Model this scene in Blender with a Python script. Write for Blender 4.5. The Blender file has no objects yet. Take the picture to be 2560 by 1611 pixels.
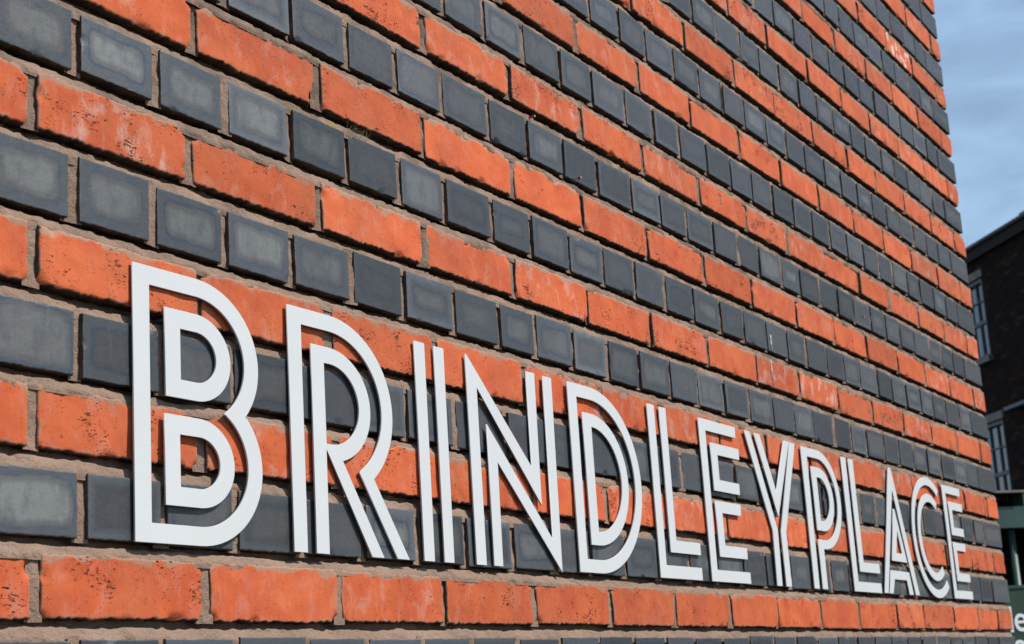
import bpy, math, random
import numpy as np
from mathutils import Matrix, Vector

scene = bpy.context.scene
COL = scene.collection
MM = 0.001
ZO = 1.6125                      # height of wall datum (bed joint 0) above the ground

# ------------------------------------------------------------------ camera
CAM = np.array([-1.03268, -1.07327, -0.0125 + ZO])
R_ = np.array([0.50095827, -0.86329305, -0.06136711])
U_ = np.array([-0.16327606, -0.16390348, 0.97287028])
F_ = np.array([0.84993043, 0.47734763, 0.22306389])
FPX, PX, PY = 4069.7, 1280.0, 805.5
cd = bpy.data.cameras.new('camera')
cam = bpy.data.objects.new('camera', cd)
COL.objects.link(cam)
cam.matrix_world = Matrix(((R_[0], U_[0], -F_[0], CAM[0]), (R_[1], U_[1], -F_[1], CAM[1]),
                           (R_[2], U_[2], -F_[2], CAM[2]), (0, 0, 0, 1)))
cd.sensor_width = 36.0
cd.lens = FPX / 2560 * 36
cd.clip_start = 0.05
cd.clip_end = 3000
cd.dof.use_dof = True
cd.dof.focus_distance = 1.9
cd.dof.aperture_fstop = 18.0
scene.camera = cam

# ------------------------------------------------------------------ light
SUN_DIR = Vector((0.40, -1.0, 1.20)).normalized()          # towards the sun
sun_el = math.asin(SUN_DIR.z)
sun_az = math.atan2(SUN_DIR.x, SUN_DIR.y)                  # clockwise from +Y
w = bpy.data.worlds.new('World')
scene.world = w
w.use_nodes = True
nt = w.node_tree
bg = nt.nodes['Background']
sky = nt.nodes.new('ShaderNodeTexSky')
sky.sky_type = 'NISHITA'
sky.sun_disc = False
sky.sun_elevation = sun_el
sky.sun_rotation = sun_az
sky.altitude = 0
sky.air_density = 1.15
sky.dust_density = 0.0
sky.ozone_density = 1.2
# thin cirrus over the whole sky
tc = nt.nodes.new('ShaderNodeTexCoord')
mp = nt.nodes.new('ShaderNodeMapping')
mp.inputs['Scale'].default_value = (3.0, 3.0, 11.0)
mp.inputs['Rotation'].default_value = (0.0, 0.35, 0.5)
nz = nt.nodes.new('ShaderNodeTexNoise')
nz.inputs['Scale'].default_value = 3.4
nz.inputs['Detail'].default_value = 6
nz.inputs['Roughness'].default_value = 0.5
nz.inputs['Distortion'].default_value = 0.6
cr = nt.nodes.new('ShaderNodeMapRange')
cr.inputs['From Min'].default_value = 0.34
cr.inputs['From Max'].default_value = 0.68
cr.inputs['To Min'].default_value = 0.15
cr.inputs['To Max'].default_value = 0.38
mx = nt.nodes.new('ShaderNodeMixRGB')
mx.inputs['Color2'].default_value = (6.4, 9.2, 12.6, 1)
nt.links.new(tc.outputs['Generated'], mp.inputs['Vector'])
nt.links.new(mp.outputs['Vector'], nz.inputs['Vector'])
nt.links.new(nz.outputs['Fac'], cr.inputs['Value'])
nt.links.new(cr.outputs['Result'], mx.inputs['Fac'])
nt.links.new(sky.outputs['Color'], mx.inputs['Color1'])
nt.links.new(mx.outputs['Color'], bg.inputs['Color'])
bg.inputs['Strength'].default_value = 0.105

sd = bpy.data.lights.new('sun', 'SUN')
sd.energy = 5.0
sd.angle = math.radians(0.53)
sd.color = (1.0, 0.95, 0.87)
so = bpy.data.objects.new('sun', sd)
COL.objects.link(so)
so.location = (4, -8, 10)
so.rotation_euler = SUN_DIR.to_track_quat('Z', 'Y').to_euler()

scene.view_settings.view_transform = 'Standard'
scene.view_settings.look = 'None'
scene.view_settings.exposure = 0.0
scene.view_settings.gamma = 1.0
scene.view_settings.use_curve_mapping = False

# ------------------------------------------------------------------ helpers
rng = np.random.default_rng(7)
random.seed(7)


def project(p):
    d = np.asarray(p, float) - CAM
    k = d @ F_
    return PX + FPX * (d @ R_) / k, PY - FPX * (d @ U_) / k


def ray(px, py):
    d = F_ + (px - PX) / FPX * R_ - (py - PY) / FPX * U_
    return d / np.linalg.norm(d)


def tag(o, label=None, cat=None, group=None, kind=None):
    if label: o['label'] = label
    if cat: o['category'] = cat
    if group: o['group'] = group
    if kind: o['kind'] = kind
    return o


def empty(name, loc=(0, 0, 0), parent=None):
    o = bpy.data.objects.new(name, None)
    COL.objects.link(o)
    o.location = loc
    o.empty_display_size = 0.1
    if parent: o.parent = parent
    return o


def link(name, me, mat, parent=None):
    if mat is not None and len(me.materials) == 0:
        me.materials.append(mat)
    o = bpy.data.objects.new(name, me)
    COL.objects.link(o)
    if parent: o.parent = parent
    return o


class MB:
    """collects boxes / prisms / tubes for one mesh"""
    def __init__(self):
        self.v, self.f = [], []

    def box(self, x0, x1, y0, y1, z0, z1):
        b = len(self.v)
        self.v += [(x0, y0, z0), (x1, y0, z0), (x1, y1, z0), (x0, y1, z0),
                   (x0, y0, z1), (x1, y0, z1), (x1, y1, z1), (x0, y1, z1)]
        self.f += [tuple(b + i for i in q) for q in
                   ((0, 3, 2, 1), (4, 5, 6, 7), (0, 1, 5, 4), (1, 2, 6, 5), (2, 3, 7, 6), (3, 0, 4, 7))]
        return self

    def tube(self, p, q, r, n=14):
        p, q = Vector(p), Vector(q)
        a = (q - p).normalized()
        t = a.orthogonal().normalized()
        s = a.cross(t)
        b = len(self.v)
        for c in (p, q):
            for i in range(n):
                an = 2 * math.pi * i / n
                self.v.append(tuple(c + r * (math.cos(an) * t + math.sin(an) * s)))
        for i in range(n):
            j = (i + 1) % n
            self.f.append((b + i, b + j, b + n + j, b + n + i))
        self.f.append(tuple(b + i for i in reversed(range(n))))
        self.f.append(tuple(b + n + i for i in range(n)))
        return self

    def prism_x(self, prof, x0, x1):
        """profile in (y, z), extruded along x"""
        n = len(prof)
        b = len(self.v)
        for x in (x0, x1):
            self.v += [(x, y, z) for y, z in prof]
        for i in range(n):
            j = (i + 1) % n
            self.f.append((b + i, b + j, b + n + j, b + n + i))
        self.f.append(tuple(b + i for i in reversed(range(n))))
        self.f.append(tuple(b + n + i for i in range(n)))
        return self

    def build(self, name, mat, parent=None, smooth=False):
        me = bpy.data.meshes.new(name)
        me.from_pydata(self.v, [], self.f)
        import bmesh
        bm = bmesh.new(); bm.from_mesh(me)
        bmesh.ops.recalc_face_normals(bm, faces=bm.faces[:])
        bm.to_mesh(me); bm.free()
        if smooth:
            me.shade_smooth()
        return link(name, me, mat, parent)


_lat = rng.random((257, 257))


def vnoise(x, z, sc, seed=0):
    """value noise in [-1,1], arrays x,z (m), feature size sc (m)"""
    x = np.asarray(x, float) / sc + 31.7 * seed + 1000.0
    z = np.asarray(z, float) / sc + 17.3 * seed + 1000.0
    xi = np.floor(x).astype(int); zi = np.floor(z).astype(int)
    fx = x - xi; fz = z - zi
    fx = fx * fx * (3 - 2 * fx); fz = fz * fz * (3 - 2 * fz)
    a = _lat[xi % 257, zi % 257]; b = _lat[(xi + 1) % 257, zi % 257]
    c = _lat[xi % 257, (zi + 1) % 257]; d = _lat[(xi + 1) % 257, (zi + 1) % 257]
    return ((a * (1 - fx) + b * fx) * (1 - fz) + (c * (1 - fx) + d * fx) * fz) * 2 - 1


# ------------------------------------------------------------------ materials
class NT:
    def __init__(self, name):
        self.m = bpy.data.materials.new(name)
        self.m.use_nodes = True
        self.t = self.m.node_tree
        self.bsdf = self.t.nodes['Principled BSDF']

    def n(self, typ, ins=None, **kw):
        nd = self.t.nodes.new(typ)
        for k, v in kw.items():
            setattr(nd, k, v)
        for k, v in (ins or {}).items():
            s = nd.inputs[k]
            if isinstance(v, bpy.types.NodeSocket):
                self.t.links.new(v, s)
            else:
                s.default_value = v
        return nd

    def math(self, op, a, b=0.0, c=0.0, clamp=False):
        return self.n('ShaderNodeMath', {0: a, 1: b, 2: c}, operation=op, use_clamp=clamp).outputs[0]

    def vmath(self, op, a, b=(0, 0, 0)):
        return self.n('ShaderNodeVectorMath', {0: a, 1: b}, operation=op).outputs[0]

    def noise(self, vec, scale, detail=3, rough=0.55, dist=0.0):
        return self.n('ShaderNodeTexNoise', {'Vector': vec, 'Scale': scale, 'Detail': detail,
                                             'Roughness': rough, 'Distortion': dist}).outputs['Fac']

    def ramp(self, v, lo, hi, a=0.0, b=1.0, smooth=True):
        return self.n('ShaderNodeMapRange', {'Value': v, 'From Min': lo, 'From Max': hi, 'To Min': a, 'To Max': b},
                      interpolation_type='SMOOTHSTEP' if smooth else 'LINEAR').outputs[0]

    def mix(self, f, a, b, blend='MIX'):
        nd = self.n('ShaderNodeMixRGB', {'Fac': f}, blend_type=blend)
        for k, v in (('Color1', a), ('Color2', b)):
            if isinstance(v, bpy.types.NodeSocket):
                self.t.links.new(v, nd.inputs[k])
            else:
                nd.inputs[k].default_value = (*v, 1)
        return nd.outputs[0]

    def scale(self, vec, s):
        return self.n('ShaderNodeVectorMath', {0: vec, 1: s}, operation='MULTIPLY').outputs[0]

    def out(self, color=None, rough=None, normal=None, spec=None):
        for k, v in (('Base Color', color), ('Roughness', rough), ('Normal', normal), ('Specular IOR Level', spec)):
            if v is None: continue
            s = self.bsdf.inputs[k]
            if isinstance(v, bpy.types.NodeSocket):
                self.t.links.new(v, s)
            elif k == 'Base Color':
                s.default_value = (*v, 1)
            else:
                s.default_value = v
        return self.m

    def bump(self, h, dist, strength=1.0, normal=None):
        i = {'Height': h, 'Distance': dist, 'Strength': strength}
        if normal is not None: i['Normal'] = normal
        return self.n('ShaderNodeBump', i).outputs[0]


def brick_coords(g):
    """brick-local metres*10, shifted per brick; edge distances; per-brick colour parameters"""
    uv = g.n('ShaderNodeUVMap', uv_map='mm').outputs[0]
    ed = g.n('ShaderNodeUVMap', uv_map='edge').outputs[0]
    es = g.n('ShaderNodeSeparateXYZ', {0: ed})
    tp = g.n('ShaderNodeSeparateXYZ', {0: g.n('ShaderNodeUVMap', uv_map='top').outputs[0]})
    return uv, es.outputs[0], es.outputs[1], tp.outputs[1]


MORTAR = (0.31, 0.207, 0.155)


def mat_red():
    g = NT('red_brick')
    uv, dx, dz, dtop = brick_coords(g)
    at = g.n('ShaderNodeAttribute', attribute_name='par')
    ps = g.n('ShaderNodeSeparateColor', {0: at.outputs['Color']})
    tone, bloom, pit = ps.outputs[0], ps.outputs[1], ps.outputs[2]
    low = g.noise(uv, 1.5, 4)
    col = g.mix(g.ramp(low, .35, .68), (0.62, 0.128, 0.040), (0.52, 0.090, 0.030))
    # vertical drag marks of the wire-cut face
    st = g.noise(g.scale(uv, (14, 1.6, 1)), 1.0, 4, .6, .2)
    col = g.mix(g.ramp(st, .52, .80, 0, .42), col, (0.40, 0.115, 0.050))
    st2 = g.noise(g.scale(uv, (22, 2.2, 1)), 1.0, 3, .6)
    col = g.mix(g.ramp(st2, .60, .82, 0, .35), col, (0.62, 0.24, 0.13))
    # dark firing cloud
    cl = g.noise(uv, 2.4, 3, .5, .4)
    col = g.mix(g.math('MULTIPLY', g.ramp(cl, .60, .78, 0, .55), g.ramp(tone, .3, .9)), col, (0.27, 0.085, 0.05))
    # brownish rain streaks
    col = g.mix(g.math('MULTIPLY', g.ramp(g.noise(g.scale(uv, (9, .8, 1)), 1., 3), .50, .70), g.ramp(tone, .40, .9, 0, .75)),
                col, (0.25, 0.135, 0.065))
    # per-brick tone
    col = g.mix(g.ramp(tone, 0, 1, 0, .26), col, (0.47, 0.12, 0.055))
    # lime bloom
    bl = g.noise(g.scale(uv, (4, 2.6, 1)), 1.0, 5, .62, .5)
    blm = g.math('MULTIPLY', g.ramp(bl, .48, .70), bloom)
    col = g.mix(blm, col, (0.68, 0.52, 0.45))
    fine = g.noise(uv, 70, 3, .6)
    col = g.mix(g.ramp(fine, .3, .75, .0, .16), col, (0.34, 0.10, 0.05))
    # mortar film along the arrises
    d = g.math('MINIMUM', dx, dz)
    film = g.math('ADD', d, g.math('MULTIPLY', g.math('SUBTRACT', g.noise(uv, 6, 5, .65), .5), .13))
    col = g.mix(g.ramp(film, .0, .030, .55, 0), col, (0.35, 0.22, 0.155))
    smear = g.math('ADD', dtop, g.math('MULTIPLY', g.math('SUBTRACT', g.noise(uv, 2.6, 5, .6), .56), .42))
    col = g.mix(g.ramp(smear, .0, .035, .8, 0), col, (0.34, 0.225, 0.160))
    col = g.mix(1.0, col, g.n('ShaderNodeCombineColor', {0: at.outputs['Alpha'], 1: at.outputs['Alpha'], 2: at.outputs['Alpha']}).outputs[0], 'MULTIPLY')
    pos = g.n('ShaderNodeNewGeometry').outputs['Position']
    wth = g.noise(g.scale(pos, (5.0, 5.0, 1.3)), 1.0, 4, .6)
    col = g.mix(g.ramp(wth, .48, .72, 0, .30), col, (0.30, 0.105, 0.055))
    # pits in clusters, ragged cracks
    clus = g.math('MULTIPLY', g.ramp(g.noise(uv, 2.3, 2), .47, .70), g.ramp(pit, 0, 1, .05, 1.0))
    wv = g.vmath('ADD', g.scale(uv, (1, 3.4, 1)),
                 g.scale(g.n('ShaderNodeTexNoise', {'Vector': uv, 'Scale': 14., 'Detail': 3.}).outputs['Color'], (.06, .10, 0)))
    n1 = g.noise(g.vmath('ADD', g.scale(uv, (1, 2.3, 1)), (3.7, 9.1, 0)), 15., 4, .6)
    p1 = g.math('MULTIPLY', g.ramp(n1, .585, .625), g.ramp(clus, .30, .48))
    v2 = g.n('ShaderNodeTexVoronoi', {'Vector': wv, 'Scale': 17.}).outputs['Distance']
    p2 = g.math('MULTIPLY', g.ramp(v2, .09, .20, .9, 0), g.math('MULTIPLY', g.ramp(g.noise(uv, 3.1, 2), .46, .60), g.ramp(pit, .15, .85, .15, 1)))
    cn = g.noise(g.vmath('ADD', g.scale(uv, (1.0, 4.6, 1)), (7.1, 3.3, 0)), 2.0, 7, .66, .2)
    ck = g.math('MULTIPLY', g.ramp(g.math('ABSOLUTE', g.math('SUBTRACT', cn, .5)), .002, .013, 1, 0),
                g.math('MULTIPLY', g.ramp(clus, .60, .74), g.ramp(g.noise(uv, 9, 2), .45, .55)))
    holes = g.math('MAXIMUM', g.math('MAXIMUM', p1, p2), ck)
    col = g.mix(g.math('MULTIPLY', g.ramp(holes, .3, .8), .92), col, (0.045, 0.022, 0.016))      # shade inside pits and cracks, painted into the colour
    h = g.math('ADD', g.math('MULTIPLY', holes, -1.0), g.math('MULTIPLY', g.noise(uv, 4, 4, .5), .16))
    h = g.math('ADD', h, g.math('MULTIPLY', st, .09))
    nrm = g.bump(h, .011, 1.0)
    nrm = g.bump(g.noise(uv, 90, 3, .6), .0004, .6, nrm)
    return g.out(col, .82, nrm, .25)


def mat_blue():
    g = NT('blue_brick')
    uv, dx, dz, dtop = brick_coords(g)
    at = g.n('ShaderNodeAttribute', attribute_name='par')
    ps = g.n('ShaderNodeSeparateColor', {0: at.outputs['Color']})
    tone, panel, blu = ps.outputs[0], ps.outputs[1], ps.outputs[2]
    # rounded-box distance from the arris, wobbling
    wob = g.math('MULTIPLY', g.math('SUBTRACT', g.noise(uv, 2.2, 2, .5), .5), .16)
    wob2 = g.math('MULTIPLY', g.math('SUBTRACT', g.noise(uv, 16, 3, .6), .5), .022)
    d = g.n('ShaderNodeMath', {0: dx, 1: dz, 2: .16}, operation='SMOOTH_MIN').outputs[0]
    d = g.math('ADD', g.math('ADD', d, wob), wob2)
    inset = g.ramp(panel, 0, 1, .20, .03, False)
    e = g.math('SUBTRACT', d, inset)
    inner = g.ramp(e, -.004, .030)
    ring = g.math('MULTIPLY', g.ramp(e, -.040, -.006), g.ramp(e, -.004, .026, 1, 0))
    base = g.mix(g.noise(uv, 3, 4), (0.046, 0.054, 0.064), (0.068, 0.075, 0.084))
    rim = g.mix(blu, (0.034, 0.042, 0.060), (0.027, 0.043, 0.080))
    col = g.mix(g.math('MULTIPLY', ring, g.ramp(g.math('FRACT', g.math('MULTIPLY', tone, 53.0)), .1, .9, .25, 1.0)), base, rim)
    pan = g.mix(tone, (0.040, 0.039, 0.046), (0.165, 0.172, 0.166))
    pan = g.mix(g.ramp(g.noise(g.scale(uv, (5, 2.4, 1)), 1., 4, .6), .45, .7, 0, .55), pan, (0.050, 0.052, 0.074))
    pan = g.mix(g.ramp(g.noise(g.scale(uv, (9, 2, 1)), 1., 3), .45, .75, 0, .4), pan, (0.085, 0.082, 0.088))
    brn = g.math('MULTIPLY', g.ramp(e, .0, .02), g.ramp(e, .03, .09, 1, 0))
    pan = g.mix(g.math('MULTIPLY', brn, .6), pan, (0.058, 0.050, 0.048))
    col = g.mix(inner, col, pan)
    # dusty salt frame on some of them
    halo = g.math('MULTIPLY', g.ramp(g.math('ADD', g.math('MINIMUM', dx, dz), g.math('MULTIPLY', g.math('SUBTRACT', g.noise(uv, 5, 4, .6), .5), .12)), .0, .14, 1, 0),
                  g.ramp(g.math('FRACT', g.math('MULTIPLY', panel, 37.0)), .45, 1., 0, .55))
    col = g.mix(halo, col, (0.155, 0.165, 0.175))
    fsp = g.noise(uv, 45, 3, .7)
    col = g.mix(g.ramp(fsp, .56, .72, 0, .35), col, (0.15, 0.155, 0.16))
    col = g.mix(g.ramp(fsp, .44, .30, 0, .45), col, (0.028, 0.028, 0.032))
    # dust, runs, pale specks
    run = g.noise(g.scale(uv, (16, 1.5, 1)), 1.0, 4, .6)
    col = g.mix(g.ramp(run, .60, .80, 0, .32), col, (0.20, 0.20, 0.20))
    dd = g.math('MINIMUM', dx, dz)
    film = g.math('ADD', dd, g.math('MULTIPLY', g.math('SUBTRACT', g.noise(uv, 8, 5, .65), .5), .07))
    col = g.mix(g.ramp(film, -.004, .012, .45, 0), col, (0.22, 0.19, 0.17))
    col = g.mix(1.0, col, g.n('ShaderNodeCombineColor', {0: at.outputs['Alpha'], 1: at.outputs['Alpha'], 2: at.outputs['Alpha']}).outputs[0], 'MULTIPLY')
    pos = g.n('ShaderNodeNewGeometry').outputs['Position']
    wth = g.noise(g.scale(pos, (5.0, 5.0, 1.3)), 1.0, 4, .6)
    col = g.mix(g.ramp(wth, .48, .72, 0, .40), col, (0.036, 0.038, 0.042))
    sp = g.n('ShaderNodeTexVoronoi', {'Vector': uv, 'Scale': 30.}).outputs['Distance']
    spk = g.math('MULTIPLY', g.ramp(sp, .05, .12, 1, 0), g.ramp(g.noise(uv, 7, 2), .5, .65))
    h = g.math('ADD', g.math('MULTIPLY', spk, -.7), g.math('MULTIPLY', g.noise(uv, 12, 4, .6), .5))
    nrm = g.bump(h, .0012, .8)
    nrm = g.bump(g.noise(uv, 110, 2, .6), .00025, .8, nrm)
    rough = g.ramp(g.noise(uv, 10, 4), .3, .7, .40, .62)
    return g.out(col, rough, nrm, .5)


def mat_mortar():
    g = NT('mortar')
    p = g.n('ShaderNodeNewGeometry').outputs['Position']
    col = g.mix(g.ramp(g.noise(p, 14, 4), .3, .7), MORTAR, (0.215, 0.145, 0.108))
    gr = g.noise(p, 420, 3, .7)
    col = g.mix(g.ramp(gr, .35, .7, 0, .45), col, (0.37, 0.25, 0.18))
    col = g.mix(g.ramp(g.noise(p, 300, 2, .6), .55, .75, 0, .5), col, (0.17, 0.12, 0.09))
    xs = g.n('ShaderNodeSeparateXYZ', {0: p})
    # soot and lichen have settled on the joints further up and along
    up = g.math('ADD', g.ramp(xs.outputs[2], ZO + .25, ZO + .75, 0, .62), g.ramp(xs.outputs[0], .6, 2.4, 0, .28))
    soot = g.math('MULTIPLY', g.ramp(g.noise(p, 22, 5, .6), .40, .62), up)
    col = g.mix(soot, col, (0.085, 0.072, 0.055))
    moss = g.math('MULTIPLY', g.ramp(g.noise(p, 26, 4, .65), .62, .70), g.math('MULTIPLY', up, 1.0))
    moss = g.math('MULTIPLY', moss, g.ramp(g.noise(p, 3.5, 2), .50, .60))
    col = g.mix(moss, col, (0.22, 0.20, 0.03))
    h = g.math('ADD', g.math('MULTIPLY', gr, .6), g.math('MULTIPLY', g.noise(p, 130, 4, .65), 1.0))
    nrm = g.bump(h, .0024, 1.0)
    return g.out(col, .95, nrm, .12)


def mat_plain(name, col, rough=.5, var=0.0, scale=20, spec=.5, metal=0.0, bump=0.0):
    g = NT(name)
    p = g.n('ShaderNodeNewGeometry').outputs['Position']
    c = col
    nrm = None
    if var:
        c = g.mix(g.ramp(g.noise(p, scale, 4), .3, .7, 0, 1), tuple(x * (1 - var) for x in col), tuple(min(1, x * (1 + var)) for x in col))
    if bump:
        nrm = g.bump(g.noise(p, scale * 6, 3), bump, .6)
    g.bsdf.inputs['Metallic'].default_value = metal
    return g.out(c, rough, nrm, spec)


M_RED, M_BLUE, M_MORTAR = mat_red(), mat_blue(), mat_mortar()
M_BED = mat_plain('bed_faces_mortar_and_shade', (0.085, 0.060, 0.046), .95, .35, 60, .1, bump=.001)      # brick sides: bedding mortar, darkened so the joints' shade is in the colour
M_WHITE = mat_plain('white_powder_coat', (0.60, 0.608, 0.612), .42, .015, 9, .4)
M_GROUND = mat_plain('paving', (0.055, 0.053, 0.05), .9, .25, 3, .2, bump=.004)
M_GREEN = mat_plain('green_paint', (0.030, 0.068, 0.058), .45, .18, 6, .5)
M_GREENB = mat_plain('green_board_paint', (0.026, 0.055, 0.030), .5, .10, 4, .4)
M_DARKIN = mat_plain('dark_timber', (0.02, 0.018, 0.016), .8, .3, 8, .2)
M_SIGNW = mat_plain('white_vinyl', (0.88, 0.89, 0.88), .5, .02, 8, .4)
M_STONE = mat_plain('pale_stone', (0.22, 0.19, 0.165), .85, .2, 6, .2)
M_SASH = mat_plain('sash_paint', (0.085, 0.085, 0.10), .5, .1, 5, .4)
M_LEAD = mat_plain('lead_gutter', (0.11, 0.115, 0.15), .55, .2, 4, .4)
M_ROOF = mat_plain('slate', (0.05, 0.05, 0.06), .7, .3, 3, .3)


def mat_glass():
    g = NT('window_glass')
    p = g.n('ShaderNodeNewGeometry').outputs['Position']
    nrm = g.bump(g.noise(p, 2.0, 2), .02, .25)
    g.bsdf.inputs['Metallic'].default_value = 0.0
    g.bsdf.inputs['IOR'].default_value = 1.7
    return g.out((0.012, 0.016, 0.026), .04, nrm, 1.0)


M_GLASS = mat_glass()

# ------------------------------------------------------------------ ground
ground = MB().box(-120, 160, -120, 160, -0.5, 0.0).build('ground', M_GROUND)
tag(ground, kind='structure', label='grey paved ground at the foot of the wall')

# ------------------------------------------------------------------ brick wall
PITCH = 0.225
COURSE = 0.075
CORNER = 15.79 * PITCH
XL = -1.35                         # left end of the built wall
MEAS = {
 1:"0.02 1.01 2.01 2.98 3.97 4.98 5.98 6.97 7.97 8.98 10.00 11.01 12.07 13.07 14.10 15.14",
 2:"0.27 2.23 2.73 3.22 9.82 14.47 15.02",
 3:"-0.00",
 4:"0.24 2.68 3.17 10.83 12.85 14.93",
 5:"-0.01 1.00",
 6:"0.22 0.70 1.20 1.71 2.21 2.71 4.19 4.70 5.21 5.70 6.22 6.72 7.25 7.75 8.30 8.80 9.30 9.82 10.33 10.80 11.36 11.85 12.35 12.87",
 7:"-0.02 0.96 1.95 2.95 3.96 4.95 5.95 6.98 8.01 9.03 10.08 11.10 12.14 13.17 14.22 15.26",
 8:"0.24 0.73 1.22 1.73 2.22 2.72 3.20 3.73 4.22 4.74 5.24 5.75 6.26 6.78 8.82 9.29 9.85 10.35 10.82 11.37 11.86 12.37 12.88 13.38 13.90 14.47 14.98",
 9:"1.01 1.98 2.99 4.99 6.02 7.06 8.08 9.13 10.15 11.15 12.19 13.20 14.23 15.27",
 10:"1.76 2.26 2.73 3.22 3.76 4.75 5.27 5.80 6.30 6.79 7.32 7.82 8.33 8.85 9.32 9.84 10.36 11.89 12.39 12.92 13.46 13.98 14.51 15.00",
 11:"3.05 4.07 5.06 6.06 7.10 8.10 9.10 10.12 11.13 12.12",
 12:"3.29 3.78 4.28 4.80 5.28 5.81 6.31 7.33 7.84 8.32 8.81 9.33 9.84 10.34 10.86 11.38 11.90 12.38 12.91 13.40 13.94",
 13:"5.09 6.10 7.07 8.10 9.10 10.12 11.17 12.17 13.20 14.28 15.27",
 14:"5.33 5.82 6.29 6.79 7.31 7.82 8.30 9.84 10.40 10.89 11.40 11.89 12.39 12.90 13.41 13.94 14.43 14.97",
 15:"6.09 7.08 8.14 11.19 12.14 13.18 14.27 15.30",
 16:"7.30 7.81 8.35 8.83 9.32 9.85 10.37 10.86 11.41 11.90 12.46 12.92 13.43 13.95 14.47 15.01",
 17:"8.15 10.18 11.21 12.17 13.21 14.25 15.28",
 18:"9.35 9.90 10.41 10.93 11.41 11.92 12.43 12.95 13.43 13.94 14.48 14.99",
 19:"10.23 11.21 12.25 13.22 14.27 15.30",
 20:"10.97 11.47 11.96 12.46 12.97 13.46 13.99 14.50 15.04",
 21:"12.21 13.24 14.29 15.35",
 22:"13.01 13.53 14.03 14.54 15.02",
 23:"14.30 15.37",
 24:"14.55 15.06",
 25:"",
}


def nominal(k):
    """perpend positions (m) of a course, left to right, ending at the corner"""
    n0 = -7
    if k % 2:
        s = [n + .0012 * max(n, 0) ** 2 for n in range(n0, 16)]
    else:
        s = []
        for m in range(2 * n0, 30):
            t = .23 + .5 * m
            s.append(t + .0012 * max(t, 0) ** 2)
    r = np.random.default_rng(500 + k)
    jit = r.normal(0, .010, len(s))
    out = []
    meas = [float(a) for a in MEAS.get(k, '').split()]
    for a, j in zip(s, jit):
        best = min(meas, key=lambda b: abs(b - a), default=None)
        out.append(best if best is not None and abs(best - a) < .13 else a + j)
    out = [a for a in out if a * PITCH > XL]
    return [a * PITCH for a in out]


def course_z(k):
    """bottom and top arris of a course"""
    r = np.random.default_rng(900 + k)
    if k % 2:
        return k * COURSE + .0035 + r.normal(0, .0006), k * COURSE + .0595 + r.normal(0, .0006)
    return k * COURSE - .0005 + r.normal(0, .0006), k * COURSE + .0600 + r.normal(0, .0006)


def smooth1(n, amp, r):
    return np.interp(np.linspace(0, 1, n), np.linspace(0, 1, max(3, n // 3)), r.normal(0, amp, max(3, n // 3)))


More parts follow.
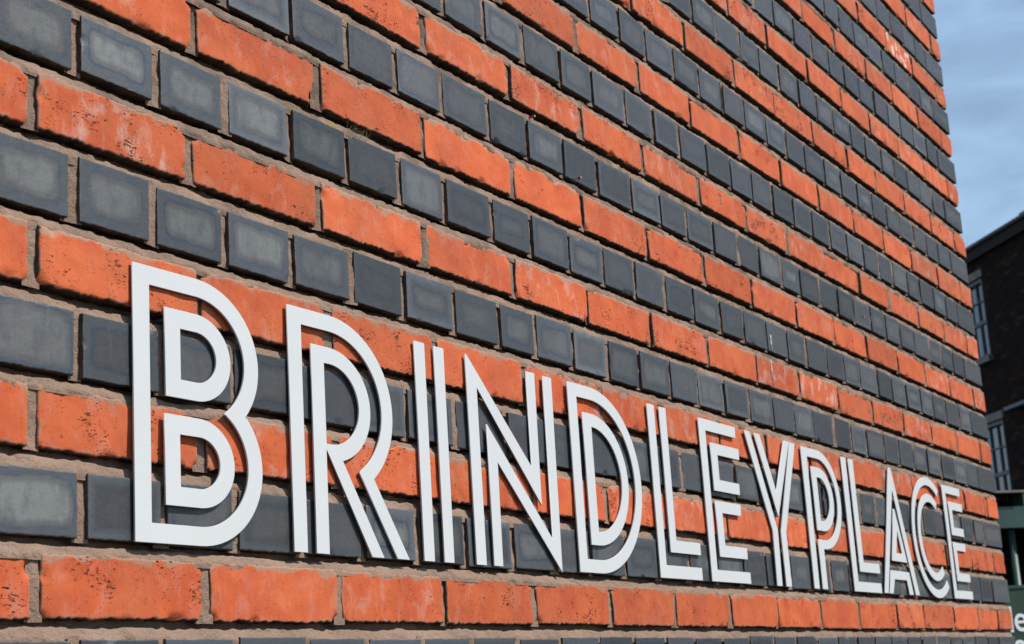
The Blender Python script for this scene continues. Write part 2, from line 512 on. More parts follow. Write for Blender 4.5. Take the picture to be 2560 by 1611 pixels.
def brick_arrays(x0, x1, z0, z1, red, r, detail, depth=.10, corner=False):
    """front face as a grid with rounded, worn arrises, plus four sides"""
    W, H = x1 - x0, z1 - z0
    step = {2: .0040, 1: .0075, 0: .020}[detail]
    edge = np.array([0, .0004, .0011, .0026, .0052]) if detail else np.array([0, .0018, .0045])

    def axis(L):
        n = max(2, int(round((L - 2 * edge[-1]) / step)))
        return np.concatenate([edge[:-1], np.linspace(edge[-1], L - edge[-1], n + 1), (L - edge[:-1])[::-1]])
    ax, az = axis(W), axis(H)
    nx, nz = len(ax), len(az)
    X, Z = np.meshgrid(ax, az, indexing='ij')
    DX = np.minimum(X, W - X); DZ = np.minimum(Z, H - Z)
    rad = (.0015 if red else .0008) * r.uniform(.7, 1.3)
    a = np.clip(rad - DX, 0, None); b = np.clip(rad - DZ, 0, None)
    q = np.minimum(np.sqrt(a * a + b * b), rad)
    Y = rad - np.sqrt(np.maximum(rad * rad - q * q, 0))
    gx, gz = X + x0, Z + z0
    sd = int(r.integers(1, 200))
    amp = .0007 if red else .00025
    Y = Y + vnoise(gx, gz, .035, sd) * amp + vnoise(gx, gz, .012, sd + 3) * amp * .45
    # uneven arrises
    ea = .0009 if red else .00035
    tx, tz = X / W, Z / H
    ev = lambda: smooth1(nz, ea * .5, r) + r.normal(0, ea * .35, nz)
    x = gx + (1 - tx) ** 6 * ev()[None, :] + tx ** 6 * ev()[None, :]
    low = smooth1(nx, ea * .45, r) + r.normal(0, ea * .75, nx)
    z = gz + (1 - tz) ** 8 * low[:, None] + tz ** 8 * (smooth1(nx, ea * .5, r) + r.normal(0, ea * .45, nx))[:, None]
    # chips knocked out of the arrises
    for _ in range(r.poisson(2.4 if red else .8)):
        side = r.integers(0, 4)
        cx, cz = (r.uniform(0, W), (0, H)[side % 2]) if side < 3 else ((0, W)[r.integers(0, 2)], r.uniform(0, H))
        rr = r.uniform(.0025, .0065 if red else .005)
        dpt = rr * r.uniform(.35, .7)
        dist = np.sqrt(((X - cx) / 1.5) ** 2 + (Z - cz) ** 2) * (1 + .35 * vnoise(gx, gz, .005, sd + 9))
        t = np.clip(1 - dist / rr, 0, 1)
        Y = Y + dpt * np.minimum(t * 4.0, 1)
    if red:
        for cx in (0, W):
            for cz in (0, H):
                if r.random() < .45:
                    rr = r.uniform(.004, .011)
                    dist = np.hypot(X - cx, Z - cz) * (1 + .25 * vnoise(gx, gz, .006, sd + 5))
                    Y = Y + np.clip(1 - dist / rr, 0, 1) * rr * .9
    # small rotation / set-back of the individual brick
    Y = Y + r.normal(0, .0007 if red else .0005) + (tx - .5) * r.normal(0, .0008) + (tz - .5) * r.normal(0, .0005)
    V = np.stack([x, Y, z + ZO], -1).reshape(-1, 3)
    idx = np.arange(nx * nz).reshape(nx, nz)
    F = np.stack([idx[:-1, :-1], idx[1:, :-1], idx[1:, 1:], idx[:-1, 1:]], -1).reshape(-1, 4)
    ring = np.concatenate([idx[:, 0], idx[-1, 1:], idx[-2::-1, -1], idx[0, -2:0:-1]])
    A = V[ring].copy()                       # own vertices, so the arris shades crisp
    B = A.copy(); B[:, 1] = depth
    nb = len(V)
    n = len(ring)
    ai = nb + np.arange(n)
    bi = ai + n
    S = np.stack([ai, bi, np.roll(bi, -1), np.roll(ai, -1)], -1)
    nfront = len(F)
    V = np.concatenate([V, A, B]); F = np.concatenate([F, S])
    side = np.arange(len(F)) >= nfront
    mmx = np.concatenate([X.ravel(), X.ravel()[ring], X.ravel()[ring] + .05]) * 10
    mmz = np.concatenate([Z.ravel(), Z.ravel()[ring], Z.ravel()[ring] + .05]) * 10
    ex = np.concatenate([DX.ravel(), np.zeros(2 * n)]) * 10
    ez = np.concatenate([DZ.ravel(), np.zeros(2 * n)]) * 10
    off = r.uniform(-40, 40, 2)
    tp = np.stack([W * 10 - mmx, H * 10 - mmz], -1)
    return V, F, np.stack([mmx + off[0], mmz + off[1]], -1), np.concatenate([np.stack([ex, ez], -1), tp], -1), side


def mesh_from(name, V, F, uv, ed, par, side=None):
    me = bpy.data.meshes.new(name)
    me.vertices.add(len(V)); me.vertices.foreach_set('co', V.astype(np.float32).ravel())
    me.loops.add(F.size); me.loops.foreach_set('vertex_index', F.astype(np.int32).ravel())
    me.polygons.add(len(F)); me.polygons.foreach_set('loop_start', np.arange(0, F.size, 4, dtype=np.int32))
    me.update(calc_edges=True)
    if uv is not None:
        for nm, a in (('mm', uv), ('edge', ed[:, :2]), ('top', ed[:, 2:])):
            l = me.uv_layers.new(name=nm)
            l.data.foreach_set('uv', a[F.ravel()].astype(np.float32).ravel())
        at = me.color_attributes.new('par', 'FLOAT_COLOR', 'POINT')
        pr = np.asarray(par, np.float32)
        if pr.ndim == 1: pr = np.tile(pr, (len(V), 1))
        at.data.foreach_set('color', pr.ravel())
    if uv is not None:
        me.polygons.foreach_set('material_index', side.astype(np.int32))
    me.shade_smooth()
    return me


wall = empty('brick_wall', (XL, .16, 0))
tag(wall, 'tall wall banded in orange red and slate blue bricks, carrying the white letters', 'wall')
WM = Matrix.Translation((-XL, -.16, 0))


def to_wall(o):
    o.parent = wall
    o.matrix_parent_inverse = WM
    return o


K0, K1 = -21, 36
LAYOUT = {}
for k in range(K0, K1):
    js = nominal(k)
    zb, zt = course_z(k)
    r = np.random.default_rng(3000 + k)
    row = []
    ends = [XL] + js + [CORNER + r.normal(0, .0012)]
    for i in range(len(ends) - 1):
        g0 = .0062 if i else 0
        g1 = .0062 if i < len(ends) - 2 else 0
        if k % 2 == 0: g0, g1 = g0 * 1.0, g1 * 1.0
        x0 = ends[i] + g0 + r.normal(0, .0009) * bool(i)
        x1 = ends[i + 1] - g1 + r.normal(0, .0009) * bool(g1)
        if x1 - x0 < .02: continue
        row.append((x0, x1, zb + r.normal(0, .0007), zt + r.normal(0, .0008)))
    LAYOUT[k] = row


def visible(x0, x1, z0, z1, m=25):
    ps = [project((x, 0, z + ZO)) for x in (x0, x1) for z in (z0, z1)]
    xs = [p[0] for p in ps]; ys = [p[1] for p in ps]
    if CAM[0] + .35 > x1: return False
    return max(xs) > -m and min(xs) < 2560 + m and max(ys) > -m and min(ys) < 1611 + m


def brick_params(red, u, k, r):
    if red:
        far = np.clip((u - 5) / 8, 0, 1)
        tone = r.beta(1.6, 3.0) + .45 * far * r.random()
        bloom = r.beta(1.0, 6.0) * 1.1
        if k == 21 and 12.8 < u < 14.4: bloom = 2.0
        return (min(tone, 1), bloom, r.random(), np.clip(r.normal(.99, .08), .80, 1.12))
    near = np.clip(1 - u / 3.0, 0, 1)
    tone = np.clip(r.beta(1.3, 2.2) + .45 * near * (k > 5), 0, 1)
    panel = np.clip(r.normal(.50 + .12 * near, .24), -.25, 1)
    if k in (6, 8) and u < 2.1:
        tone, panel = r.uniform(.75, 1.0), r.uniform(.45, .62)
    blu = np.clip(.25 + .65 * near + r.normal(0, .15), 0, 1)
    return (tone, panel, blu, np.clip(r.normal(.80 + .12 * near, .16), .50, 1.25))


rest = {0: [], 1: []}
count = {0: 0, 1: 0}
for k, row in LAYOUT.items():
    red = k % 2
    for i, (x0, x1, z0, z1) in enumerate(row):
        r = np.random.default_rng(100000 + 211 * (k + 50) + i)
        u = .5 * (x0 + x1) / PITCH
        if visible(x0, x1, z0, z1):
            px0 = project((x0, 0, z0 + ZO)); px1 = project((x1, 0, z0 + ZO))
            size = abs(px1[0] - px0[0])
            det = 2 if size > (130 if red else 70) else 1
            V, F, uv, ed, side = brick_arrays(x0, x1, z0, z1, red, r, det)
            me = mesh_from('red_brick' if red else 'blue_brick', V, F, uv, ed, brick_params(red, u, k, r), side)
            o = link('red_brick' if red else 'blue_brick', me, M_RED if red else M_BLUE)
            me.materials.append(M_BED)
            to_wall(o)
            count[red] += 1
        else:
            V, F, uv, ed, side = brick_arrays(x0, x1, z0, z1, red, r, 0)
            rest[red].append((side, V, F, uv, ed, np.tile(np.float32(brick_params(red, u, k, r)), (len(V), 1))))
print('bricks', count)
for red in (0, 1):
    o_ = 0
    Vs, Fs, Us, Es, Ps, Ss = [], [], [], [], [], []
    for side, V, F, uv, ed, p in rest[red]:
        Ss.append(side)
        Vs.append(V); Fs.append(F + o_); Us.append(uv); Es.append(ed); Ps.append(p); o_ += len(V)
    me = mesh_from('brickwork', np.concatenate(Vs), np.concatenate(Fs), np.concatenate(Us), np.concatenate(Es), np.concatenate(Ps), np.concatenate(Ss))
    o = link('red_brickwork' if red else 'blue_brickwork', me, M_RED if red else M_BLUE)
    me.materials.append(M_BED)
    o['kind'] = 'stuff'
    to_wall(o)

# return of the wall round the corner and the solid behind the facing
core = MB()
core.box(XL, CORNER - .014, .032, .33, 0, (K1 * COURSE) + ZO - .002)
to_wall(core.build('core', M_MORTAR))

# mortar joints ------------------------------------------------------
MV, MF = [], []
moff = 0


def add_grid(X, Y, Z):
    global moff
    nx, nz = X.shape
    V = np.stack([X, Y, Z + ZO], -1).reshape(-1, 3)
    idx = np.arange(nx * nz).reshape(nx, nz) + moff
    F = np.stack([idx[:-1, :-1], idx[1:, :-1], idx[1:, 1:], idx[:-1, 1:]], -1).reshape(-1, 4)
    MV.append(V); MF.append(F); moff += len(V)


def xaxis(fine):
    if not fine:
        return np.linspace(XL, CORNER - .009, 60)
    return np.concatenate([np.linspace(XL, -.16, 12)[:-1], np.arange(-.16, .9, .0026), np.arange(.9, 2.0, .0036),
                           np.arange(2.0, CORNER - .011, .006), [CORNER - .009]])


for k in range(K0, K1 - 1):
    zl = course_z(k)[1]; zh = course_z(k + 1)[0]
    fine = -1 <= k <= 26
    xa = xaxis(fine)
    t = np.array([-.35, -.16, -.03, .10, .22, .34, .44, .52, .60, .68, .78, 1.0, 1.30])
    X, T_ = np.meshgrid(xa, t, indexing='ij')
    Z = zl + T_ * (zh - zl)
    lower_red = k % 2
    # weather-struck: nearly flush on the lower brick, deep under the upper one
    d0 = .0008 if lower_red else .0022
    TE = T_ + vnoise(X, X * 0 + k, .030, 11) * .10 + vnoise(X, X * 0 + k, .008, 12) * .08
    Y = np.interp(TE, [0, .54, .63, .76, 1.0], [d0, d0 + .0036, .0115, .0155, .0175])
    Y = np.where(T_ < 0, d0 + .0012 * (-T_), Y)
    Y = Y + vnoise(X, Z, .050, 5 + k) * .0012 + vnoise(X, Z * 1.5, .011, 60 + k) * .0010 + vnoise(X, Z, .0045, 120 + k) * .0006
    # crumbled stretches
    cr_ = np.clip(vnoise(X, X * 0 + k, .05, 33) - .35, 0, 1) * np.clip(T_ + .3, 0, 1)
    Y = Y + cr_ * .006 * (0.3 + .7 * (vnoise(X, Z, .007, 77) > 0))
    Y = np.maximum(Y, -.0008)
    add_grid(X, Y, Z)
for k, row in LAYOUT.items():
    zb, zt = course_z(k)
    for a, b in zip(row[:-1], row[1:]):
        xl, xr = a[1], b[0]
        fine = visible(xl, xr, zb, zt)
        nxx, nzz = (8, 16) if fine else (3, 3)
        t = np.linspace(-.35, 1.35, nxx); s = np.linspace(-.06, 1.06, nzz)
        T_, S_ = np.meshgrid(t, s, indexing='ij')
        X = xl + T_ * (xr - xl); Z = zb + S_ * (zt - zb)
        rr = np.random.default_rng(int(40000 + k * 97 + xl * 1000) % 2 ** 31)
        base = rr.uniform(.0016, .0056) if k % 2 == 0 else rr.uniform(.0018, .0056)
        Y = base + (T_ - .5) * rr.normal(0, .0018) + vnoise(X, Z, .02, 7) * .0011 + vnoise(X, Z, .006, 8) * .0008
        Y = np.where((T_ < 0) | (T_ > 1), Y + .0006, Y)
        add_grid(X, np.maximum(Y, -.0006), Z)
me = mesh_from('mortar', np.concatenate(MV), np.concatenate(MF), None, None, None)
to_wall(link('mortar_joints', me, M_MORTAR))

# ------------------------------------------------------------------ letters
Z0, Z1 = 150.5, 422.0
SY = -0.0054                      # front plane of the plates
THK = 0.0022


def arc(cx, cz, rx, rz, a0, a1, n=40):
    return [(cx + rx * math.cos(math.radians(a)), cz + rz * math.sin(math.radians(a))) for a in np.linspace(a0, a1, n)]


def plate(name, outlines, parent, px):
    """flat plate cut to an outline (with holes), slightly eased edges, on short studs"""
    cu = bpy.data.curves.new(name, 'CURVE')
    cu.dimensions = '2D'
    cu.fill_mode = 'BOTH'
    cu.extrude = THK / 2 - .00025
    cu.bevel_depth = .00025
    cu.bevel_resolution = 1
    cu.offset = -.00025
    for pts in outlines:
        sp = cu.splines.new('POLY')
        sp.points.add(len(pts) - 1)
        for p, (x, z) in zip(sp.points, pts):
            s = 1 + .026 * (x - 120) / 3000
            p.co = ((x - px) * MM, (Z0 + (z - Z0) * s) * MM + ZO, 0, 1)
        sp.use_cyclic_u = True
    tmp = bpy.data.objects.new('tmp', cu)
    COL.objects.link(tmp)
    dg = bpy.context.evaluated_depsgraph_get()
    me = bpy.data.meshes.new_from_object(tmp.evaluated_get(dg))
    bpy.data.objects.remove(tmp)
    me.name = name
    me.transform(Matrix(((1, 0, 0, 0), (0, 0, -1, SY + THK / 2), (0, 1, 0, 0), (0, 0, 0, 1))))
    me.materials.clear()
    return link(name, me, M_WHITE, parent)


def box2(x0, x1, z0, z1):
    return [(x0, z0), (x0, z1), (x1, z1), (x1, z0)]


TX = 19.3                         # bar thickness


def E_pieces(x):
    return [('outer_stroke', [[(x, Z0), (x, Z1), (x + 161, Z1), (x + 159, Z1 - TX), (x + 26, Z1 - TX), (x + 26, Z0 + TX),
                               (x + 171, Z0 + TX), (x + 171, Z0)]]),
            ('inner_stroke', [[(x + 42, 302.5), (x + 42, 384), (x + 169, 384), (x + 168, 364.7), (x + 70, 364.7), (x + 70, 322),
                               (x + 157, 322), (x + 156, 302.5)]]),
            ('inner_stroke', [[(x + 42, 192), (x + 42, 285.5), (x + 154, 285.5), (x + 152, 266), (x + 69, 266), (x + 69, 211.5),
                               (x + 166, 211.5), (x + 165, 192)]])]


def L_pieces(x, w, s, gap, right):
    return [('outer_stroke', [[(x, Z0), (x, Z1), (x + w, Z1), (x + w, Z0 + TX + .7), (right, Z0 + TX + .7), (right, Z0)]]),
            ('inner_stroke', [[(gap, 191), (gap, Z1), (gap + s, Z1), (gap + s, 210.5), (right + 1, 210.5), (right + 1, 191)]])]


def bowl(x, xc, cz, rz, k, lo=None):
    """D shape: straight left side and half-ellipse right"""
    return [(x, cz - rz), (x, cz + rz)] + arc(xc, cz, rz * k, rz, 90, -90)


letters = []
# B
xc, ku = 213, 1.19
i1, i2 = 339.5, 232.0
oB = [(122, 149.5), (122, 422)]
zc = .5 * (i1 + i2)
au = math.degrees(math.asin((zc - i1) / 83.0))
oB += arc(xc, i1, 83 * ku, 82.5, 90, au) + arc(xc + 3, i2, 83 * ku, 82.5, -au, -90)
ai = math.degrees(math.asin((zc - i1) / 63.6))
hB = [(145, 403)] + arc(xc, i1, 63.6 * ku, 63.5, 90, ai) + arc(xc + 3, i2, 63.6 * ku, 63.5, -ai, -90) + [(145, 168.5)]
letters.append(('B', 'tallest looking, nearest the left edge of the photo', 122,
                [('outer_stroke', [oB, hB]),
                 ('inner_stroke', [bowl(167, xc, i1, 45, ku), [(189.5, i1 - 26)] + [(189.5, i1 + 26)] + arc(xc, i1, 26 * ku, 26, 90, -90)]),
                 ('inner_stroke', [bowl(165, xc + 3, i2, 45, ku), [(187, i2 - 26)] + [(187, i2 + 26)] + arc(xc + 3, i2, 26 * ku, 26, 90, -90)])]))
# R
xr, cz, kr = 440, 319, 1.2
ae = -math.degrees(math.acos((520 - xr) / (103 * kr)))
ai = -math.degrees(math.acos((491 - xr) / (84 * kr)))
oR = [(365.5, Z0), (365.5, Z1)] + arc(xr, cz, 103 * kr, 103, 90, ae) + [(587, Z0), (562, Z0)] + \
     arc(xr, cz, 84 * kr, 84, ai, 90) + [(389.5, 403), (389, Z0)]
al = -math.degrees(math.acos((460 - xr) / (65 * kr)))
iR = [(405, Z0), (407, 384)] + arc(xr, cz, 65 * kr, 65, 90, al) + [(534.5, Z0), (510.5, Z0), (429.5, 267), (428.5, Z0)]
hR = [(430, 273), (430, 365)] + arc(xr, cz, 46 * kr, 46, 90, -90)
letters.append(('R', 'between the B and the I', 366, [('outer_stroke', [oR]), ('inner_stroke', [iR, hR])]))
# I
letters.append(('I', 'of two plain upright bars', 619, [('bar', [box2(619, 642, Z0, 420)]), ('bar', [box2(664, 686.5, Z0, 420)])]))
# N
letters.append(('N', 'between the I and the D', 740,
                [('outer_stroke', [[(739.5, Z0), (739.5, 421), (742, 421), (899, 287), (899, 420), (922.5, 420), (920, 237), (764, 380), (764, Z0)]]),
                 ('inner_stroke', [[(783, Z0), (784.5, 334), (945.5, 192), (947, 420), (971.5, 420), (967, 148), (807, 286), (805.5, Z0)]])]))
# D
kd, xd, cd_ = 1.15, 1087, 286.2
letters.append(('D', 'with a single large round bowl', 1020,
                [('outer_stroke', [bowl(1020, xd, cd_, 135.8, kd), [(1045.5, cd_ - 116.8)] + [(1045.5, cd_ + 116.8)] + arc(xd, cd_, 116.8 * kd, 116.8, 90, -90)]),
                 ('inner_stroke', [bowl(1061, xd, cd_, 96, kd), [(1087, cd_ - 76.5)] + [(1087, cd_ + 76.5)] + arc(xd, cd_, 76.5 * kd, 76.5, 90, -90)])]))
letters.append(('L', 'between the D and the first E', 1288, L_pieces(1288, 25, 24.5, 1333, 1450)))
letters.append(('E', 'between the first L and the Y', 1489, E_pieces(1489)))
# Y
letters.append(('Y', 'with forked arms over a split stem', 1693,
                [('outer_stroke', [[(1693, 422), (1720, 422), (1815, 251), (1811, Z0), (1785.5, Z0), (1789, 249)]]),
                 ('inner_stroke', [[(1739, 422), (1767, 422), (1827, 321), (1891.5, 423), (1919.5, 423), (1825, 275)]]),
                 ('outer_stroke', [[(1924.5, 422), (1951, 422), (1857, 249), (1860, Z0), (1832, Z0), (1830, 250)]])]))
# P
xp, cp, kp = 2072, 324.5, 1.19
oP = [(1982, Z0), (1984, 421)] + arc(xp, cp, 99 * kp, 97, 90, -90) + [(2058.5, 227.5), (2058, Z0), (2028.5, Z0), (2030.5, 245)] + \
     arc(xp, cp, 80 * kp, 79.5, -90, 90) + [(2013, 404), (2010.5, Z0)]
letters.append(('P', 'between the Y and the second L', 1984,
                [('outer_stroke', [oP]),
                 ('inner_stroke', [bowl(2030.5, xp, cp, 62, kp), [(2058, cp - 42.5)] + [(2058, cp + 42.5)] + arc(xp - 2, cp, 42.5 * kp, 42.5, 90, -90)])]))
letters.append(('L', 'between the P and the A', 2221, L_pieces(2221, 29, 29, 2268, 2401)))
# A
letters.append(('A', 'with a sharp apex and split crossbar', 2418,
                [('outer_stroke', [[(2418, Z0 + 1), (2546, 427), (2562, 427), (2680, Z0 + 1), (2649, Z0 + 1), (2556, 379), (2446, Z0 + 1)]]),
                 ('inner_stroke', [[(2496, 222), (2549, 336), (2557, 336), (2610, 221)], [(2535, 239.5), (2560, 289), (2580, 239.5)]]),
                 ('inner_stroke', [[(2452, Z0 + 1), (2481, 201), (2615.5, 200), (2632, Z0 + 1), (2602, Z0 + 1), (2592, 182), (2502, 182), (2481, Z0 + 1)]])]))
# C
xC, zC, kC = 2842, 288.5, 1.15
letters.append(('C', 'of two nested open arcs', 2682,
                [('outer_stroke', [arc(xC, zC, 140 * kC, 140, 55, 306, 80) + arc(xC, zC, 121 * kC, 121, 306, 55, 80)]),
                 ('inner_stroke', [arc(xC, zC, 101 * kC, 101, 55, 306, 70) + arc(xC, zC, 82 * kC, 82, 306, 55, 70)])]))
letters.append(('E', 'last of the row, nearest the wall corner', 2976, E_pieces(2976)))

for ch, where, px, pieces in letters:
    e = empty('sign_letter', (px * MM, 0, 0))
    tag(e, 'white double-line metal letter %s %s' % (ch, where), 'letter', 'white letters fixed along the brick wall')
    for nm, outl in pieces:
        p = plate(nm, outl, e, px)
        # fixing studs behind the plate, let into the wall
        (xa, za), (xb, zb_) = outl[0][0], outl[0][1]
        for f in (.12, .88):
            cx = (xa + (xb - xa) * f + 9 - px) * MM
            czz = (za + (zb_ - za) * f) * MM + ZO
            MB().tube((cx, SY + THK - .0004, czz), (cx, .02, czz), .003, 10).build('fixing_stud', M_LEAD, p)

# ------------------------------------------------------------------ background building
YAW = math.radians(49.5)
bd = np.array([math.sin(YAW), math.cos(YAW), 0])            # along the facade, receding
bn = np.array([-bd[1], bd[0], 0])                           # outward normal
rP = ray(2415, 612)
P0 = CAM + rP * (31.0 / math.hypot(rP[0], rP[1]))
bM = Matrix(((-bd[0], -bn[0], 0, P0[0]), (-bd[1], -bn[1], 0, P0[1]), (0, 0, 1, 0), (0, 0, 0, 1)))   # x toward viewer's right, y into building


def on_facade(px, py, off=0.0):
    r = ray(px, py)
    t = ((P0 + bn * off - CAM) @ bn) / (r @ bn)
    p = CAM + r * t
    return -float((p - P0) @ bd), float(p[2])


EAVE = on_facade(2415, 616, .2)[1]
bld = bpy.data.objects.new('brick_building', None)
COL.objects.link(bld)
bld.matrix_world = bM
tag(bld, 'dark brick building in shade with white sash windows behind the wall corner', 'building')

s1r, z1t = on_facade(2452, 694)
_, z1b = on_facade(2477, 889)
s2r, z2t = on_facade(2506, 1047)
wins = [(s1r - 1.05, s1r, z1b, z1t), (s2r - 1.05, s2r, z2t - 1.75, z2t)]
print('windows', wins, 'eave', EAVE)
X0, X1 = -9.0, 12.0


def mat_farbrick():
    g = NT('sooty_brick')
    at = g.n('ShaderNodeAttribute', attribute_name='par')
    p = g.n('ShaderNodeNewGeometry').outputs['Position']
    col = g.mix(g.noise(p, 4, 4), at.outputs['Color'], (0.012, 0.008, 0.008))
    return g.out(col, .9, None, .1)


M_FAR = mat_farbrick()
# brickwork: every visible brick is a block, joints recessed
fv, ff, fc = [], [], []
rr = np.random.default_rng(5)
BH, BW = .075, .225
row = 0
z = 0.0
while z < EAVE - .1:
    x = -5.0 - (row % 2) * BW / 2
    while x < 6.0:
        x1 = x + BW - .011
        hit = any(x < b + .02 and x1 > a - .02 and z < d + .16 and z + BH > c - .14 for a, b, c, d in wins)
        if not hit:
            b = len(fv)
            y = rr.normal(-.004, .0015)
            fv += [(x, y, z), (x1, y, z), (x1, y, z + BH - .011), (x, y, z + BH - .011),
                   (x, .02, z), (x1, .02, z), (x1, .02, z + BH - .011), (x, .02, z + BH - .011)]
            ff += [(b, b + 1, b + 2, b + 3), (b, b + 4, b + 5, b + 1), (b + 1, b + 5, b + 6, b + 2),
                   (b + 2, b + 6, b + 7, b + 3), (b + 3, b + 7, b + 4, b)]
            t = rr.random()
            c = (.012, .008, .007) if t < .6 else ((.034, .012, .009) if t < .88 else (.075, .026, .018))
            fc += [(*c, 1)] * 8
        x += BW
    z += BH
    row += 1
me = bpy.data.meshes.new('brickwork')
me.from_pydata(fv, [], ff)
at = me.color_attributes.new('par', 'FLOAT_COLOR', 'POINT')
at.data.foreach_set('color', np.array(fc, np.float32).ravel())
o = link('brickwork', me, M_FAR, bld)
o['kind'] = 'stuff'

# wall body with openings cut as surrounding blocks
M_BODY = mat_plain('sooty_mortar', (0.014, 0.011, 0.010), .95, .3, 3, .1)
body = MB()
cuts = sorted(wins, key=lambda a: a[2])
zz = 0.0
for a, b, c, d in cuts:
    body.box(X0, X1, .002, .4, zz, c)
    body.box(X0, a, .002, .4, c, d)
    body.box(b, X1, .002, .4, c, d)
    zz = d
body.box(X0, X1, .002, .4, zz, EAVE - .08)
body.box(X0, X1, .4, 9.0, 0, EAVE - .08)
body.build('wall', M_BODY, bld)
# roof and gutter
MB().prism_x([(-.10, EAVE - .06), (-.10, EAVE - .02), (4.6, EAVE + .5), (9.2, EAVE - .02), (9.2, EAVE - .06)], X0 - .2, X1 + .2).build('roof', M_ROOF, bld)
prof = []
for i in range(9):
    an = math.pi + math.pi * i / 8
    prof.append((-.145 + .045 * math.cos(an), EAVE - .02 + .050 * math.sin(an)))
prof += [(-.102, EAVE - .02), (-.108, EAVE - .022)]
for i in range(9):
    an = 2 * math.pi - math.pi * i / 8
    prof.append((-.145 + .035 * math.cos(an), EAVE - .022 + .040 * math.sin(an)))
gut = MB().prism_x(prof, X0 - .2, X1 + .2).build('gutter', M_LEAD, bld)
MB().box(X0, X1, -.10, -.02, EAVE - .26, EAVE - .075).build('fascia', M_DARKIN, bld)

for n, (a, b, c, d) in enumerate(wins):
    win = empty('window', (0, 0, 0), bld)
    W_ = b - a
    MB().box(a - .10, b + .06, -.03, .05, d + .01, d + .15).build('lintel', M_STONE, win)
    MB().box(a - .08, b + .10, -.10, .12, c - .11, c - .005).build('sill', M_SASH, win)
    fr = MB()
    fr.box(a, a + .07, .02, .14, c, d).box(b - .07, b, .02, .14, c, d)
    fr.box(a + .07, b - .07, .02, .14, d - .07, d).box(a + .07, b - .07, .02, .14, c, c + .06)
    fr.build('frame', M_SASH, win)
    mid = c + .46 * (d - c)
    sa = MB()
    sa.box(a + .07, b - .07, .055, .12, mid - .035, mid + .035)
    nb = 3
    for i in range(1, nb):
        x = a + .07 + (W_ - .14) * i / nb
        sa.box(x - .009, x + .009, .06, .11, c + .06, mid - .035)
        sa.box(x - .009, x + .009, .06, .11, mid + .035, d - .07)
    hz = .5 * (mid + d)
    sa.box(a + .07, b - .07, .062, .108, hz - .012, hz + .012)
    sa.build('sash', M_SASH, win)
    MB().box(a + .07, b - .07, .095, .10, c + .06, d - .07).build('pane', M_GLASS, win)

# ledge with a pale nosing further along the facade
sl, zl = on_facade(2510, 1024, .15)
led = MB()
led.box(sl, sl + 5, -.16, 0, zl - .03, zl + .03)
led.build('ledge', M_LEAD, bld)

# white soffit bracket below the gutter at the right
sb, zb = on_facade(2552, 536, .12)
MB().box(sb - .06, sb + .5, -.125, -.101, zb - .07, zb + .03).build('bracket', M_SASH, bld)

# ------------------------------------------------------------------ green shelter and sign board
GY = math.radians(133)
gd = np.array([math.sin(GY), math.cos(GY), 0])              # to the right along its front
gn = np.array([gd[1], -gd[0], 0])                           # tentative outward normal
if gn @ (CAM - (CAM + 5 * F_)) < 0: gn = -gn
rG = ray(2500, 1320)
G0 = CAM + rG * (7.6 / math.hypot(rG[0], rG[1]))
gM = Matrix(((gd[0], -gn[0], 0, G0[0]), (gd[1], -gn[1], 0, G0[1]), (0, 0, 1, 0), (0, 0, 0, 1)))


def on_front(px, py, off=0.0):
    r = ray(px, py)
    t = ((G0 + gn * off - CAM) @ gn) / (r @ gn)
    p = CAM + r * t
    return float((p - G0) @ gd), float(p[2])


zt_ = on_front(2520, 1228)[1]; zb_beam = on_front(2520, 1320)[1]; zboard = on_front(2530, 1472)[1]
xl_ = on_front(2440, 1320)[0] - .35
xr_ = xl_ + 2.6
sh = bpy.data.objects.new('green_shelter', None)
COL.objects.link(sh)
sh.matrix_world = gM
tag(sh, 'green painted steel shelter front with a round post, beyond the wall corner', 'shelter')
xe = on_front(2557, 1240)[0]
zgap = on_front(2520, 1267)[1]
MB().prism_x([(0, zb_beam), (.09, zb_beam), (.09, zgap), (0, zgap)], xl_, xr_).build('beam', M_GREEN, sh)  # beam kept low: the dark gap above stands in for the lip's shadow
MB().box(xe, xr_, .002, .088, zgap, zt_ - .012).build('fascia_past_shade_gap', M_GREEN, sh)  # added piece of fascia closing the gap where that shadow would end
MB().box(xl_, xr_, -.0, 1.3, zt_ - .010, zt_).build('roof', M_GREEN, sh)
MB().box(xl_, xe, -.028, -.002, zt_ - .010, zt_).build('roof_lip', M_STONE, sh)
pxc, _ = on_front(2536, 1400, -.06)
MB().tube((pxc, .06, 0), (pxc, .06, zb_beam), .017, 20).build('post', M_GREEN, sh, True)
MB().tube((xl_ + .1, .06, 0), (xl_ + .1, .06, zb_beam), .017, 20).build('post', M_GREEN, sh, True)
MB().tube((xr_ - .1, .06, 0), (xr_ - .1, .06, zb_beam), .017, 20).build('post', M_GREEN, sh, True)
MB().box(xl_, xr_, 1.2, 1.3, 0, zt_ - .012).build('back_panel', M_DARKIN, sh)
MB().box(xl_, xl_ + .03, .10, 1.2, 0, zt_ - .012).build('side_panel', M_DARKIN, sh)
MB().box(xr_ - .03, xr_, .10, 1.2, 0, zt_ - .012).build('side_panel', M_DARKIN, sh)
MB().box(xl_ + .03, xr_ - .03, .10, 1.2, zt_ - .034, zt_ - .014).build('ceiling_panel', M_DARKIN, sh)

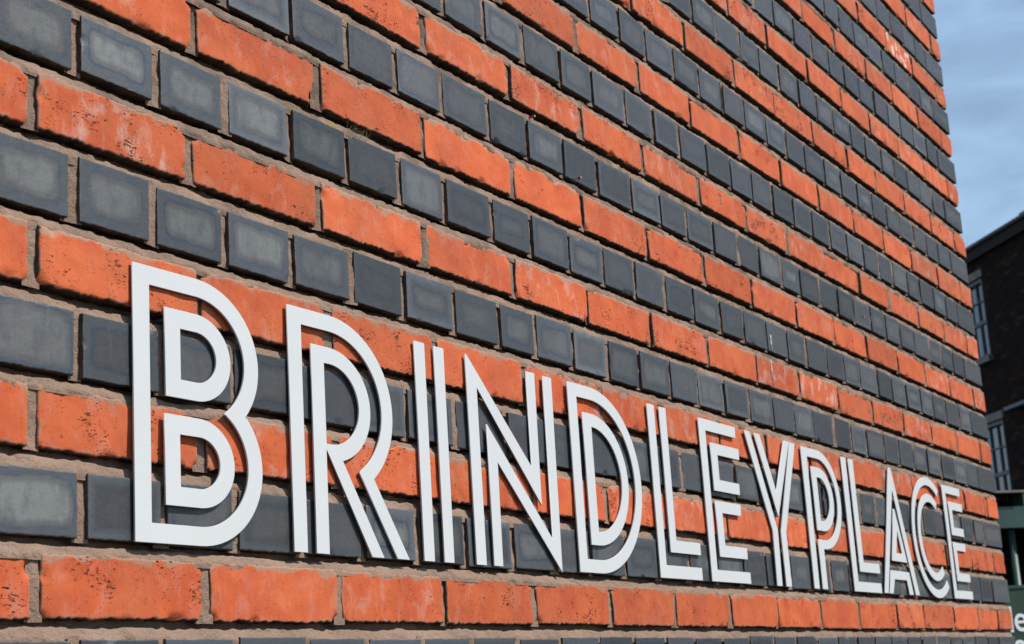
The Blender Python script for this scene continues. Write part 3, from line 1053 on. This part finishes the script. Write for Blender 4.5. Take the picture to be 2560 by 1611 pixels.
sg = bpy.data.objects.new('sign_board', None)
COL.objects.link(sg)
sg.matrix_world = gM
tag(sg, 'dark green board with large white lower case lettering, below the shelter opening', 'sign')
MB().box(xl_ + .02, xr_ - .02, -.03, .02, .35, zboard).build('board', M_GREENB, sg)
MB().box(xl_ + .02, xr_ - .02, -.035, .025, zboard, zboard + .012).build('top_trim', M_GREEN, sg)
MB().box(xl_ + .3, xl_ + .38, -.02, .02, 0, .35).build('leg', M_GREEN, sg)
MB().box(xr_ - .38, xr_ - .3, -.02, .02, 0, .35).build('leg', M_GREEN, sg)


def glyph(ch, xl, zbase, xheight):
    cu = bpy.data.curves.new('letter', 'FONT')
    cu.body = ch
    cu.extrude = .02
    cu.offset = .006
    tmp = bpy.data.objects.new('tmp', cu)
    COL.objects.link(tmp)
    dg = bpy.context.evaluated_depsgraph_get()
    me = bpy.data.meshes.new_from_object(tmp.evaluated_get(dg))
    bpy.data.objects.remove(tmp)
    xs = [v.co.x for v in me.vertices]
    s = xheight / .535                                          # x-height of the built-in face
    ymin = min(v.co.y for v in me.vertices) if ch != 'l' else 0.0
    me.transform(Matrix(((s * .95, 0, 0, xl - min(xs) * s * .95), (0, 0, -.06, -.0315), (0, s, 0, zbase - ymin * s), (0, 0, 0, 1))))
    print('glyph', ch, [round(max(v.co[i] for v in me.vertices) - min(v.co[i] for v in me.vertices), 4) for i in range(3)], xheight)
    me.materials.clear()
    return link('letter', me, M_SIGNW, sg)


ex, ez = on_front(2539, 1580, .03)
ex2, eztop = on_front(2539, 1530, .03)
xh = eztop - ez
lx, _ = on_front(2519, 1520, .03)
glyph('l', lx, ez, xh)
glyph('e', ex, ez, xh)
ax_, _ = on_front(2536, 1600, .03)
az_ = on_front(2550, 1595, .03)[1]
glyph('a', ax_, az_ - xh, xh)

# ------------------------------------------------------------------ small things on the wall
M_DRIP = mat_plain('white_paint', (0.72, 0.70, 0.64), .6, .05, 60, .3)
M_PLUG = mat_plain('red_plastic', (0.42, 0.03, 0.03), .4, .05, 60, .5)
M_STRAW = mat_plain('dry_grass', (0.40, 0.33, 0.21), .9, .3, 200, .1)


def on_wall(px, py):
    r = ray(px, py)
    t = -CAM[1] / r[1]
    p = CAM + r * t
    return float(p[0]), float(p[2])


def drip(pts, label):
    """a thin ragged run of white paint lying on the bricks"""
    v, f = [], []
    rr = random.Random(3)
    n = 26
    P = [on_wall(*p) for p in pts]
    for i in range(n + 1):
        t = i / n * (len(P) - 1)
        j = min(int(t), len(P) - 2)
        a = t - j
        x = P[j][0] * (1 - a) + P[j + 1][0] * a
        z = P[j][1] * (1 - a) + P[j + 1][1] * a
        wd = .0032 * (.35 + .65 * rr.random()) * (1 - .5 * i / n)
        v += [(x - wd, -.0006, z), (x, -.0026, z), (x + wd, -.0006, z)]
        if i:
            b = 3 * (i - 1)
            f += [(b, b + 1, b + 4, b + 3), (b + 1, b + 2, b + 5, b + 4)]
    me = bpy.data.meshes.new('paint_drip')
    me.from_pydata(v, [], f)
    o = link('paint_drip', me, M_DRIP)
    tag(o, label, 'paint drip')


drip([(1925, 838), (1927, 862), (1930, 878)], 'short white paint run on a slate blue brick above the Y')
drip([(1926, 900), (1929, 930), (1935, 966)], 'long white paint run down an orange red brick above the Y')

for (px, py), lab in (((1331, 292), 'tiny red plastic plug in the joint above the D, nearest the left'),
                      ((1447, 445), 'tiny red plastic plug with pale end, in the joint above the first L'),
                      ((2157, 793), 'tiny red plastic plug furthest right, beside a slate blue brick')):
    x, z = on_wall(px, py)
    e = empty('wall_plug', (x, 0, z))
    tag(e, lab, 'wall plug', 'red plugs left in the wall')
    MB().tube((0, .015, 0), (0, -.0035, 0), .0019, 10).build('sleeve', M_PLUG, e)
    MB().tube((0, -.003, 0), (0, -.0045, 0), .0011, 8).build('core', M_DRIP, e)

# dry grass caught in a joint
x, z = on_wall(895, 338)
rr = random.Random(11)
v, f = [], []
for i in range(60):
    bx = rr.uniform(-.022, .022)
    h = rr.uniform(.003, .015)
    lx_, ly_ = rr.uniform(-.014, .014), rr.uniform(-.012, .0)
    b = len(v)
    wd = .00014
    v += [(bx - wd, .004, -.004), (bx + wd, .004, -.004), (bx + lx_ * .4 + wd, ly_ * .5, h * .5), (bx + lx_ * .4 - wd, ly_ * .5, h * .5),
          (bx + lx_, ly_, h * (1 - .5 * rr.random()))]
    f += [(b, b + 1, b + 2, b + 3), (b + 3, b + 2, b + 4)]
me = bpy.data.meshes.new('dry_grass_tuft')
me.from_pydata(v, [], f)
o = link('dry_grass_tuft', me, M_STRAW)
o.location = (x, 0, z)
tag(o, 'wispy tuft of dry grass caught in a mortar joint above the R', 'grass tuft')
